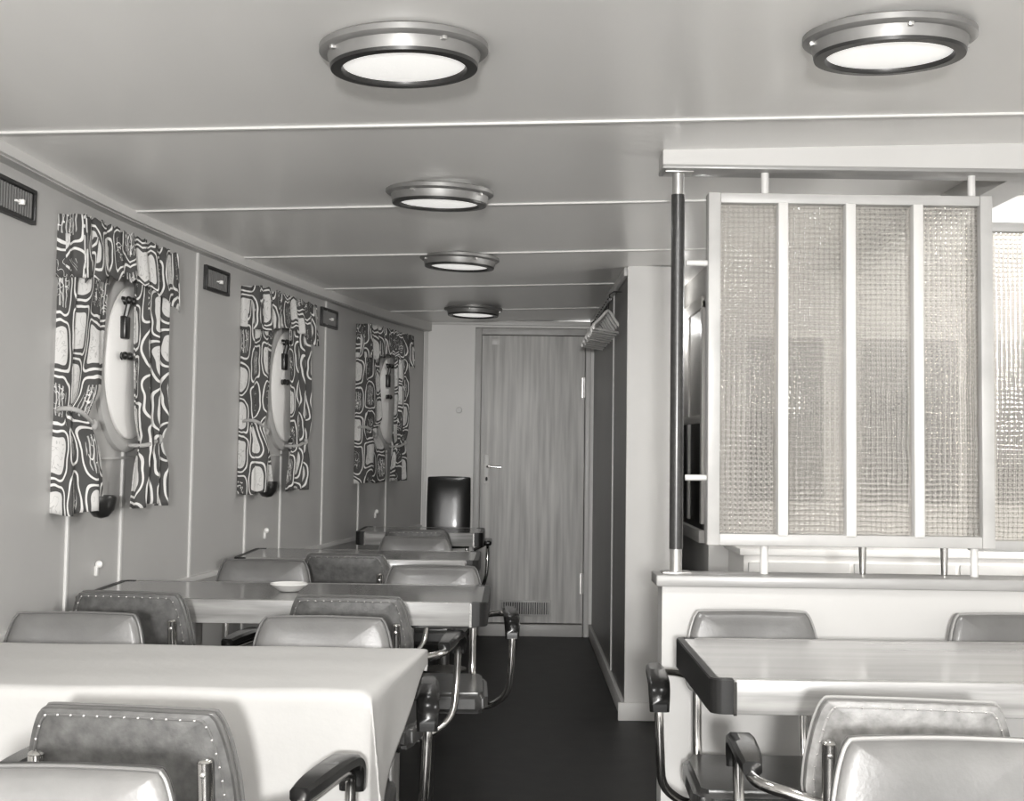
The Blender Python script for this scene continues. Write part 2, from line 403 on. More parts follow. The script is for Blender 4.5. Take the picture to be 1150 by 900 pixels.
# ------------------------------------------------------------------ portholes with white covers
def porthole(k, y, hz):
    P, T = wall_at(y); r = sempty('window_%d' % k, (P.x, P.y, hz), wall_rz(y))
    R = Matrix.Rotation(PI / 2, 4, 'X')         # lathe axis +z -> -y (into the room)
    sx = Matrix.Diagonal((1.0, 1, 1.12, 1))
    bm = NB(); lathe(bm, [(.285, 0), (.285, .018), (.272, .026), (.250, .026), (.240, .018), (.240, 0)], 56, mtx=sx @ R); obj('window_rim', bm, 'rim', r)
    bm = NB(); lathe(bm, [(.243, 0), (.243, .03), (.225, .040), (.1, .046), (0, .048)], 56, mtx=sx @ R); obj('cover', bm, 'disc', r)
    for (a, b) in ((-.12, .21), (-.14, .015)):
        bm = NB()
        tube(bm, [(a, -.03, b), (a, -.062, b)], [.018, .010], 10)
        for s in (-1, 1): sphere(bm, (a + s * .022, -.064, b), .019, 10, 8, (1.1, .6, .75))
        obj('wing_nut', bm, 'brass', r)
    bm = NB(); box(bm, -.155, -.105, -.06, -.03, .075, .155, .006); tube(bm, [(-.13, -.05, .15), (-.13, -.06, .20)], .010, 8)
    obj('hinge', bm, 'brass', r)
    bm = NB()
    box(bm, -.20, .20, -.010, 0, -.345, -.335, .001)
    obj('drip_ledge', bm, 'wall', r)
    return r
WIN = [(1, 4.87), (2, 6.78), (3, 8.69)]
for k, y in WIN: porthole(k, y, 1.575)
# a dark cup shaped fitting below the first porthole
for i, (y, l) in enumerate(((4.50, 'dark rounded metal cup fixed on the wall below the nearest porthole curtain'), (6.36, 'dark rounded cup on the wall beside the foot of the middle curtain'),)):
    P, T = wall_at(y); bm = NB(); lathe(bm, [(0, -.075), (.03, -.068), (.052, -.045), (.060, -.01), (.058, 0), (.05, 0), (.045, -.03), (0, -.05)], 24)
    c = obj('wall_cup', bm, 'brass', None, (P.x, P.y, 1.115), wall_rz(y))
    for v in c.data.vertices: v.co.y = v.co.y * .8 - .075
    tag(c, l, 'wall cup')
    bm = NB(); tube(bm, [(0, -.03, -.03), (0, 0, .01), (0, .0, .03)], .007, 8); obj('bracket', bm, 'brass', c)

# ------------------------------------------------------------------ curtains
def sheet(name, parent, path, z_of, uvw, mname='curtain', amp=.02, thick=.003, uvoff=(0, 0), nz=40):
    """path(u,v)->(s, n): along-wall position and distance into the room; z_of(u,v)"""
    NU = 64; bm = bmesh.new(); uvl = bm.loops.layers.uv.new('UVMap'); G = []
    for j in range(nz + 1):
        row = []
        for i in range(NU + 1):
            u = i / NU; v = j / nz; s, nn = path(u, v); row.append(bm.verts.new((s, -nn, z_of(u, v))))
        G.append(row)
    for j in range(nz):
        for i in range(NU):
            f = bm.faces.new((G[j][i], G[j][i + 1], G[j + 1][i + 1], G[j + 1][i]))
            for lp, (a, b) in zip(f.loops, ((i, j), (i + 1, j), (i + 1, j + 1), (i, j + 1))):
                lp[uvl].uv = (a / NU * uvw[0] + uvoff[0], b / nz * uvw[1] + uvoff[1])
    o = obj(name, bm, mname, parent, smang=180)
    md = o.modifiers.new('thickness', 'SOLIDIFY'); md.thickness = thick
    return o
def sstep(a, b, x):
    t = min(max((x - a) / (b - a), 0), 1); return t * t * (3 - 2 * t)
def curtain_set(y0, y1, label, seed, tie=.60):
    yc = (y0 + y1) / 2; P, T = wall_at(yc); rnd = random.Random(seed)
    L = (y1 - y0) * 1.01; rz = wall_rz(yc)
    r = thing('curtain', label, 'curtain', (P.x, P.y, 0), rz, 'printed curtains over the portholes')
    ZT, ZB = 2.005, 1.065
    off = (rnd.random() * 5, rnd.random() * 5)
    # rod
    bm = NB(); tube(bm, [(-L / 2 + .02, -.045, ZT - .02), (L / 2 - .02, -.045, ZT - .02)], .007, 8)
    for s in (-1, 1): tube(bm, [(s * (L / 2 - .03), .01, ZT - .02), (s * (L / 2 - .03), -.045, ZT - .02)], .006, 8)
    obj('rod', bm, 'steel', r)
    def panel(s0, s1, ph, nf, ret, offx, tiez):
        """ret: depth of the part that returns to the wall on the near side"""
        wdt = s1 - s0; tot = wdt + ret; out = s0 if ret else (s0 + s1) / 2
        def path(u, v):
            g0 = math.exp(-((v - tiez) / .06) ** 2)          # gather at the tie
            wide = 1 - .50 * g0 + .12 * sstep(tiez + .06, 1, v)
            d = u * tot
            fold = math.sin(u * nf * 2 * PI + ph + 1.0 * math.sin(v * 3 + ph)) + .45 * math.sin(u * nf * 4.3 * PI + ph * 2 + v * 4)
            a = (.014 + .006 * v) * (1 + .4 * g0)
            if d < ret:
                t = d / ret
                return s0 + a * fold * t * .8 + .02 * g0 * t, .004 + t * .072 * (1 - .15 * g0)
            q = (d - ret) / wdt
            s = (s0 + q * wdt * wide) if ret else out + (q - .5) * wdt * wide
            nn = .076 * (1 - .15 * g0) + a * fold * sstep(0, .15, q) + .008 * math.sin(v * 5 + ph)
            return s, max(nn, .03)
        return sheet('curtain_panel', r, path, lambda u, v: ZT - .06 - v * (ZT - .06 - ZB) + .006 * math.sin(u * 9 + ph), (tot * 1.25, ZT - ZB), uvoff=(off[0] + offx, off[1]))
    a0 = -L / 2 + .004; a1 = a0 + .30 * L
    b0 = L / 2 - .40 * L; b1 = L / 2 - .03 * L
    panel(a0, a1, 1.3 + seed, 1.5, .075, 0, .66)
    panel(b0, b1, 2.7 + seed, 3, .0, .9, .74)
    # valance: gathered along the heading, deeper at the two ends, flaring outwards
    def vpath(u, v):
        s = -L / 2 + u * L
        f = math.sin(u * 44 + seed) + .6 * math.sin(u * 97 + 1 + seed) * (1 - .4 * v)
        nn = .092 + (.008 + .008 * v) * f * sstep(0, .06, u) + .012 * v
        return s + .006 * math.sin(u * 50) * v, nn
    def vz(u, v):
        hd = .006 * math.sin(u * 130)
        dep = .205 - .055 * math.sin(PI * u) + .014 * math.sin(u * 44 + seed + 1)
        return ZT + hd - v * dep
    sheet('valance', r, vpath, vz, (L * 1.25, .21), uvoff=(off[0] + 2.1, off[1] + .3), nz=14)
    # returns of the valance to the wall at both ends
    for sgn in (-1, 1):
        def rp(u, v, sgn=sgn): return sgn * L / 2 + sgn * .008 * math.sin(u * 12) + sgn * .004, .0 + u * (.098 + .012 * v)
        sheet('valance_return', r, rp, lambda u, v: ZT - v * .20, (.12, .2), uvoff=(off[0] + 3.3, off[1]), nz=8)
    # tie backs
    for (sc, wd, tz, zz) in ((a0 + (a1 - a0) * .27, (a1 - a0) * .60, .66, .03), ((b0 + b1) / 2, (b1 - b0) * .50, .74, -.015)):
        z = ZT - .06 - tz * (ZT - .06 - ZB)
        bm = NB(); pts = []
        for k in range(24):
            a = 2 * PI * k / 24; q = math.copysign(abs(math.cos(a)) ** .7, math.cos(a)); w2 = math.copysign(abs(math.sin(a)) ** .7, math.sin(a))
            pts.append(Vector((sc + q * wd / 2, -.056 - w2 * .042, z + zz * -q)))
        tube(bm, pts, .0075, 8, closed=True)
        sphere(bm, (sc + wd * .30, -.098, z - zz * .6), .016, 10, 8, (1, .7, 1.1))
        obj('tieback', bm, 'cloth', r)
    return r
curtain_set(4.25, 5.13, 'abstract printed curtain pair with frilled pelmet over the porthole nearest the camera', 1)
curtain_set(6.15, 7.01, 'abstract printed curtain pair with frilled pelmet over the middle porthole, between two wall grilles', 2)
curtain_set(8.05, 8.95, 'abstract printed curtain pair with frilled pelmet over the porthole nearest the end wall', 3)

# ------------------------------------------------------------------ wall grilles and wall buttons
def grille(y, label):
    P, T = wall_at(y); r = thing('wall_grille', label, 'vent grille', (P.x, P.y, 1.985), wall_rz(y), 'dark ventilation grilles high on the left wall')
    W_, H_ = .145, .052
    bm = NB(); box(bm, -W_, W_, -.008, 0, -H_, H_, .002); obj('back_plate', bm, 'grille', r)
    bm = NB()
    box(bm, -W_, W_, -.016, -.006, H_ - .012, H_, .002); box(bm, -W_, W_, -.016, -.006, -H_, -H_ + .012, .002)
    box(bm, -W_, -W_ + .014, -.016, -.006, -H_ + .01, H_ - .01, .002); box(bm, W_ - .014, W_, -.016, -.006, -H_ + .01, H_ - .01, .002)
    obj('frame', bm, 'grille', r)
    bm = NB()
    for k in range(13): box(bm, -.118 + k * .0192 - .0035, -.118 + k * .0192 + .0035, -.012, -.007, -H_ + .016, H_ - .016)
    obj('grille_bars', bm, 'hole', r)
    bm = NB(); box(bm, .012, .028, -.028, -.012, -.012, .004, .003); box(bm, -.018, .04, -.02, -.013, -.008, -.002, .001); obj('slider_knob', bm, 'disc', r)
grille(3.88, 'dark slotted ventilation grille high on the wall at the left edge of the photo')
grille(5.81, 'dark slotted ventilation grille between the nearest and the middle curtains')
grille(7.51, 'dark slotted ventilation grille behind the right end of the middle pelmet')
for y, l in ((4.66, 'small white bell push on the wall above the second table'), (6.55, 'small white bell push on the wall above the third table'), (8.49, 'small white bell push on the wall above the furthest table')):
    P, T = wall_at(y); bm = NB()
    box(bm, -.009, .009, -.012, 0, -.026, .010, .003); o = obj('bell_push', bm, 'plate', None, (P.x, P.y, .862), wall_rz(y)); tag(o, l, 'bell push', 'white bell pushes above the tables')
    bm = NB(); sphere(bm, (0, -.014, .014), .013, 10, 8); obj('button_cap', bm, 'disc', o)

# ------------------------------------------------------------------ ceiling lights
def make_light():
    r = thing('ceiling_light', '', 'ceiling light')
    bm = NB(); lathe(bm, [(.172, 0), (.180, -.004), (.180, -.016), (.172, -.022), (.158, -.022), (.158, 0)], 64); fl = obj('mounting_ring', bm, 'bronze', r)
    bm = NB()
    lathe(bm, [(.162, -.012), (.163, -.024), (.157, -.046), (.150, -.050), (.150, -.01)], 64); bz = obj('bezel', bm, 'bronze', r)
    bm = NB(); lathe(bm, [(.158, -.046), (.156, -.053), (.134, -.054), (.130, -.047), (.130, -.01), (.15, -.01)], 64); obj('lens_ring', bm, 'darkmetal', r)
    bm = NB(); lathe(bm, [(.131, -.044), (.10, -.047), (.05, -.049), (0, -.050)], 48); obj('lens', bm, 'lens', r)
    for a in (.4, 2.0, 3.5, 5.1):
        t = bmesh.new(); box(t, .158, .172, -.006, .006, -.030, -.018, .003); bmesh.ops.rotate(t, cent=(0, 0, 0), matrix=Matrix.Rotation(a, 3, 'Z'), verts=t.verts)
        obj('clip', t, 'steel', r)
    return r
L0 = make_light()
for i, (x, y, l) in enumerate(((-.246, 2.86, 'round metal-rimmed ceiling light nearest the camera, left of the partition'),
                               (.784, 2.84, 'round metal-rimmed ceiling light at the top right of the photo'),
                               (-.258, 4.50, 'second round ceiling light of the row running to the door'),
                               (-.255, 6.12, 'third round ceiling light of the row running to the door'),
                               (-.262, 8.42, 'small dark-looking ceiling light furthest away, nearest the door'))):
    o = L0 if i == 0 else copy_tree(L0)
    o.location = (x, y, ceil_z(x)); o.rotation_euler = (0, -CT, .2 + i); o['label'] = l
    q = lamp('lamp_bulb', 'AREA', (x, y, ceil_z(x) - .062), 7 if y < 3 else 1.5, .22, target=(x, y, 0)); q.data.shape = 'DISK'; o['group'] = 'round ceiling lights'

# ------------------------------------------------------------------ partition: low wall, top, soffit, pole, screens
PY = 3.95; PX = .432
bm = NB(); box(bm, PX, XR, PY, PY + .11, 0, .902, .002); struct(obj('wall_partition', bm, 'white', sm=False))
bm = NB(); box(bm, PX - .018, XR, PY - .02, PY + .13, .902, .934, .004); struct(obj('trim_%d' % n, bm, 'counter')); n += 1
SOFZ = EYE + .816
bm = NB(); box(bm, PX - .005, XR, PY, PY + .12, SOFZ + .012, ceil_z(PX))
for v in bm.verts:
    if v.co.z > SOFZ + .05: v.co.z = ceil_z(v.co.x) + .002
box(bm, 1.50, 1.62, PY + .12, 6.45, SOFZ + .012, ceil_z(1.5) + .002)
struct(obj('wall_soffit', bm, 'white', sm=False))
bm = NB(); box(bm, PX - .005, 1.62, PY - .004, PY + .125, SOFZ, SOFZ + .012, .002)
struct(obj('trim_%d' % n, bm, 'counter')); n += 1
pole = thing('pole', 'tall dark pole with silver ends standing on the partition top', 'pole', (.478, PY + .055, .934))
PH = SOFZ - .934
bm = NB(); tube(bm, [(0, 0, .07), (0, 0, PH - .068)], .0200, 24); obj('sleeve', bm, 'poledark', pole)
bm = NB(); tube(bm, [(0, 0, .0), (0, 0, .072)], .0175, 24); obj('pole_end', bm, 'steel', pole)
bm = NB(); tube(bm, [(0, 0, PH - .07), (0, 0, PH)], .0175, 24); obj('pole_end', bm, 'steel', pole)
bm = NB(); box(bm, -.042, .042, -.035, .035, 0, .006, .002); obj('base_plate', bm, 'steel', pole)
bm = NB(); box(bm, -.042, .042, -.035, .035, PH - .006, PH - .0005, .002); obj('top_plate', bm, 'steel', pole)

def screen(x0, x1, z0, z1, y, npane, label, posts, ybot, ytop, arms=(), dposts=()):
    r = thing('glass_screen', label, 'glass screen', (x0, y, 0))
    W_ = x1 - x0; D = .03; F = .036
    for a, b in ((0, F), (W_ - F, W_)):
        bm = NB(); box(bm, a, b, -D, D, z0, z1, .003); obj('stile', bm, 'screenwood', r)
    for a, b in ((z0, z0 + .034), (z1 - .030, z1)):
        bm = NB(); box(bm, F, W_ - F, -D + .004, D - .004, a, b, .003); obj('rail', bm, 'screenwood', r)
    inner = W_ - 2 * F; mw = .030; pw = (inner - (npane - 1) * mw) / npane
    for k in range(npane):
        a = F + k * (pw + mw)
        bm = NB(); box(bm, a - .004, a + pw + .004, -.004, .004, z0 + .030, z1 - .026); obj('glass_pane', bm, 'reeded', r, sm=False)
        if k < npane - 1:
            bm = NB(); box(bm, a + pw, a + pw + mw, -D - .004, D + .004, z0 + .030, z1 - .028, .004); obj('mullion', bm, 'trim', r)
    for px in posts:
        bm = NB(); tube(bm, [(px - x0, 0, ybot), (px - x0, 0, z0 + .004)], .0115, 14); obj('post', bm, 'trim', r)
        bm = NB(); tube(bm, [(px - x0, 0, z1 - .004), (px - x0, 0, ytop)], .0115, 14); obj('post', bm, 'trim', r)
    for px in dposts:
        bm = NB(); tube(bm, [(px - x0, .03, ybot), (px - x0, .03, z0 + .004)], [.009, .012], 14); obj('post', bm, 'chrome', r)
    for z in arms:
        bm = NB(); tube(bm, [(-.062, 0, z), (.004, 0, z)], .009, 12); obj('side_arm', bm, 'trim', r)
    return r
screen(.565, 1.400, EYE - .282, EYE + .752, PY + .055, 4, 'reeded glass screen of four tall panes in a wooden frame beside the dark pole', (.735, 1.348), .935, SOFZ, arms=(EYE + .545, EYE - .088), dposts=(1.03, 1.27))
screen(1.455, 2.40, EYE - .315, EYE + .735, 4.36, 4, 'bright reeded glass screen cut off by the right edge of the photo', (1.95, 2.3), .0, SOFZ + .012)
# sliding hatch window in the side wall behind the pole
hw = struct(bpy.data.objects.new('window_4', None)); C.objects.link(hw); hw.location = (.93, 0, 0)
bm = NB()
for a, b in ((6.62, 6.68), (7.13, 7.18), (7.62, 7.68), (8.2, 8.26)): box(bm, -.02, 0, a, b, .93, 2.02, .003)
box(bm, -.025, 0, 6.62, 8.26, 1.98, 2.04, .003); box(bm, -.03, 0, 6.62, 8.26, 1.40 - .56, .90, .003); box(bm, -.02, 0, 6.68, 8.2, 1.42, 1.46, .002)
obj('window_frame', bm, 'trim', hw)
bm = NB(); box(bm, -.006, 0, 6.66, 8.22, .88, 1.42); obj('window_pane', bm, 'glassdark', hw)
bm = NB(); box(bm, -.010, 0, 6.66, 8.22, 1.46, 1.98); obj('window_blind', bm, 'white', hw)

# cabinet with pale top dimly seen behind the screen
cb = thing('sideboard', 'pale low sideboard dimly seen through the glass and the gap below the screen', 'sideboard', (0, 6.05, 0))
bm = NB(); box(bm, 1.02, 2.9, 0, .42, 0, .83, .004); obj('body', bm, 'endwall', cb)
bm = NB(); box(bm, 1.00, 2.92, -.02, .43, .83, .86, .004); obj('worktop', bm, 'endwall', cb)
for k in range(4):
    bm = NB(); box(bm, 1.04 + k * .465, 1.485 + k * .465, -.016, 0, .06, .80, .004); dd = obj('door', bm, 'white', cb)
    bm = NB(); tube(bm, [(1.45 + k * .465, -.02, .62), (1.45 + k * .465, -.04, .63), (1.45 + k * .465, -.04, .71), (1.45 + k * .465, -.02, .72)], .005, 8); obj('handle', bm, 'chrome', dd)
# dark framed wall panel above it
wd = struct(bpy.data.objects.new('window_5', None)); C.objects.link(wd); wd.location = (0, 6.5, 0)
for a, b in ((1.08, 1.50), (1.62, 2.14), (2.26, 2.75)):
    bm = NB(); box(bm, a, b, -.02, 0, 1.02, 1.86, .003); fr = obj('window_frame', bm, 'framewood', wd)
    bm = NB(); box(bm, a + .03, b - .03, -.024, -.019, 1.05, 1.83); obj('window_pane', bm, 'glassdark', fr)

# ------------------------------------------------------------------ coat rail and hangers in the corridor
cr = thing('coat_rail', 'thin dark coat rail under the ceiling along the corridor wall', 'coat rail', (.485, 6.95, ceil_z(.46) - .12))
bm = NB(); tube(bm, [(0, 0, 0), (0, 1.75, 0)], .007, 10); obj('rod', bm, 'brass', cr)
for y in (.05, 1.7):
    bm = NB(); tube(bm, [(0, y, 0), (.0, y, .03), (.02, y, .045), (.063, y, .045)], .004, 8); obj('bracket', bm, 'brass', cr)
def make_hanger():
    r = thing('coat_hanger', 'white coat hanger bunched with others on the corridor coat rail', 'coat hanger', group='white coat hangers on the corridor rail')
    bm = NB()
    tube(bm, [(-.165, 0, -.155), (-.158, 0, -.135), (-.08, 0, -.092), (0, 0, -.05), (.08, 0, -.092), (.158, 0, -.135), (.165, 0, -.155)], .0080, 8, 4)
    obj('shoulder_bar', bm, 'hanger', r)
    bm = NB(); tube(bm, [(-.163, 0, -.155), (.163, 0, -.155)], .0060, 8); obj('trouser_bar', bm, 'hanger', r)
    bm = NB(); pts = [(0, 0, -.05), (0, 0, -.025)] + [(.0125 * math.sin(a), 0, .0 - .0125 * math.cos(a)) for a in [k * PI / 6 for k in range(1, 9)]]
    tube(bm, pts, .003, 6, 2); obj('hook', bm, 'brass', r)
    return r
h0 = make_hanger()
for k in range(10):
    o = h0 if k == 0 else copy_tree(h0)
    o.location = (.485, 7.10 + k * .14 + random.uniform(-.02, .02), cr.location.z + .0055); o.rotation_euler = (0, 0, math.radians(62 + random.uniform(-4, 4)))

# ------------------------------------------------------------------ tables
TH = .80
def table(x0, x1, y0, y1, label, top='top', skew=0., leg_dx=.32):
    r = thing('dining_table', label, 'table', ((x0 + x1) / 2, (y0 + y1) / 2, 0))
    hx = (x1 - x0) / 2; hy = (y1 - y0) / 2; A = .074
    bm = NB(); slab(bm, [(-hx + .012, -hy + .012), (hx - .012, -hy + .012), (hx - .012 , hy - .012), (-hx + .012, hy - .012)], TH - .03, TH, .0); obj('tabletop', bm, top, r)
    for s in (-1, 1):
        bm = NB(); ya, yb = (s * hy, s * (hy - .022)); box(bm, -hx + .055, hx - .055, min(ya, yb), max(ya, yb), TH - A, TH + .001, .003); obj('side_edge', bm, 'edge', r)
    for s in (-1, 1):
        bm = NB(); R = .03; poly = []
        # a C shaped end edge wrapping round both corners
        out = [(hx - .052, -hy), (hx - R, -hy)] + [(hx - R + R * math.sin(a), -hy + R - R * math.cos(a)) for a in (.4, .8, 1.2)] + [(hx, -hy + R), (hx, hy - R)] + \
              [(hx - R + R * math.cos(a), hy - R + R * math.sin(a)) for a in (.4, .8, 1.2)] + [(hx - R, hy), (hx - .052, hy)]
        inn = [(hx - .052, hy - .022), (hx - .025, hy - .022), (hx - .022, hy - .03), (hx - .022, -hy + .03), (hx - .025, -hy + .022), (hx - .052, -hy + .022)]
        poly = [(s * x, y) for x, y in out + inn]
        slab(bm, poly, TH - A, TH + .002, .0025); obj('end_edge', bm, 'dark', r)
        bm = NB()
        for t in (-1, 1): box(bm, min(s * (hx - .057), s * (hx - .050)), max(s * (hx - .057), s * (hx - .050)), t * hy - .002 if t < 0 else hy - .02, -hy + .02 if t < 0 else hy + .002, TH - A - .002, TH - .004)
        obj('corner_strip', bm, 'chrome', r)
    for s in (-1, 1):
        bm = NB(); X = s * (hx - leg_dx)
        tube(bm, [(X, 0, .02), (X, 0, TH - .03)], .03, 20); lg = obj('leg', bm, 'steel', r)
        bm = NB(); lathe(bm, [(0, 0), (.13, 0), (.13, .008), (.05, .022), (.03, .03), (0, .03)], 28, mtx=Matrix.Translation((X, 0, 0))); obj('foot_plate', bm, 'steel', lg)
        bm = NB(); box(bm, X - .03, X + .03, -hy + .05, hy - .05, TH - .055, TH - .03, .004); obj('bearer', bm, 'steel', lg)
    return r
table(-1.44, -.30, 2.76, 3.33, 'dining table at the front left hidden under the white tablecloth')
table(-1.385, -.075, 4.34, 4.89, 'bare wooden dining table behind the clothed table, with a white dish on it')
table(-1.20, -.145, 5.90, 6.43, 'third dining table of the left row, dark topped, between table with dish and furthest table')
table(-.885, -.165, 7.72, 8.22, 'furthest dining table of the left row, in front of the tall black chair', leg_dx=.22)
table(.432, 2.3, 2.98, 3.63, 'pale topped wooden dining table on the right in front of the low partition', 'toppale')
# white dish
bm = NB(); lathe(bm, [(0, .004), (.030, .0), (.036, .003), (.058, .020), (.064, .024), (.062, .027), (.040, .012), (0, .008)], 36)
tag(obj('dish', bm, 'ceramic', None, (-.745, 4.60, TH + .001)), 'small shallow white dish on the bare wooden table', 'dish')

# tablecloth
def cloth():
    X0, X1, Y0, Y1 = -1.44, -.212, 2.76, 3.33; E = .010; Z = TH + .006
    NX, NY = 90, 70; DF = .32; DS = .30
    bm = NB(); G = []
    us = [i / NX for i in range(NX + 1)]; vs = [j / NY for j in range(NY + 1)]
    totx = (X1 - X0) + DS; toty = DF + (Y1 - Y0) + .055
    for j in vs:
        row = []
        for i in us:
            a = X0 + i * totx; b = j * toty - DF + Y0      # flat cloth coordinates
            ox = max(a - X1, 0); oyf = max(Y0 - b, 0); oyb = max(b - Y1, 0)
            # hem on the right rises towards the far corner
            k = sstep(Y1 + .02, Y0 - .05, b) if True else 1
            ox *= .12 + .88 * k
            x = min(a, X1); y = min(max(b, Y0), Y1); z = Z; XA = X1; sk = -.075 * (Y1 - y) / (Y1 - Y0) * sstep(X1 - .35, X1, a)
            drop = 0
            if ox > 0:
                x = X1 + E + .06 * ox * math.sin(1 + b * 16) * .6 + .10 * ox * (0 if oyf > 0 else 0); drop = ox
            if oyf > 0:
                y = Y0 - E - oyf * .01 - .004 * math.sin(a * 23 + 1) * min(oyf * 6, 1); drop = max(drop, oyf)
                if ox > 0:
                    # the corner: a fold running diagonally outwards
                    q = min(ox, oyf)
                    x = X1 + E + q * .16; y = Y0 - E - q * .30
                    drop = math.hypot(ox, oyf) * .80
                    if oyf > ox: x = X1 + E + .16 * ox
            if oyb > 0: y = Y1 + E + oyb * .03; drop = max(drop, oyb)
            z -= drop
            if drop == 0: z += .0010 * math.sin(a * 17 + b * 5) + .0008 * math.sin(b * 31)
            dx = X1 - a
            if drop == 0 and dx < .07: x -= .0
            # the near right corner of the top is pulled in a little
            if ox > 0 or a > X1 - .1:
                x -= .045 * sstep(Y1, Y0, b) * sstep(X1 - .1, X1, a)  * (0 if drop == 0 else .0)
            row.append(bm.verts.new((x + sk, y, z)))
        G.append(row)
    for j in range(NY):
        for i in range(NX): bm.faces.new((G[j][i], G[j][i + 1], G[j + 1][i + 1], G[j + 1][i]))
    for _ in range(2): bmesh.ops.smooth_vert(bm, verts=[v for v in bm.verts if not v.is_boundary], factor=.4, use_axis_x=True, use_axis_y=True, use_axis_z=True)
    o = obj('tablecloth', bm, 'cloth', smang=180); md = o.modifiers.new('thickness', 'SOLIDIFY'); md.thickness = .0015; md.offset = 1
    tag(o, 'plain white tablecloth draped over the front left dining table', 'tablecloth')
cloth()

# ------------------------------------------------------------------ chairs
def outline():
    """half outline of the back in (x, z), from bottom centre to top centre"""
    pts = [(0, .628), (.10, .627), (.152, .630), (.178, .642), (.188, .675), (.188, .70), (.184, .74), (.173, .795), (.162, .828), (.153, .842), (.142, .8465), (.08, .848), (0, .849)]
    return pts
def back_y(x, z): return .195 + (z - .505) * .17 - .35 * x * x
def pad(bm, front, rear, bulge, inset=0.):
    half = outline(); prof = [(x, z) for x, z in half] + [(-x, z) for x, z in half[::-1][1:-1]]
    P = catmull([(x, z, 0) for x, z in prof] + [(prof[0][0], prof[0][1], 0)], 3)[:-1]
    cx, cz = 0, .74; N = len(P)
    def ring(f, off, side):
        return [bm.verts.new((cx + (p.x - cx) * f, back_y(cx + (p.x - cx) * f, cz + (p.y - cz) * f) + off, cz + (p.y - cz) * f)) for p in P]
    rings = []
    # rear to front, wrapping the rim
    for f, o in ((.02, rear), (.5, rear), (.85, rear), (.965, rear - .002), (.99, rear - .007), (1.0, rear - .015), (1.0, front + .016), (.985, front + .006), (.955, front - .001), (.86, front - bulge * .55), (.6, front - bulge), (.3, front - bulge * 1.1), (.02, front - bulge * 1.1)):
        rings.append(ring(f, o, 0))
    for A, B in zip(rings[:-1], rings[1:]):
        for k in range(N): bm.faces.new((A[k], A[(k + 1) % N], B[(k + 1) % N], B[k]))
    bm.faces.new(rings[0]); bm.faces.new(rings[-1][::-1])
    return P
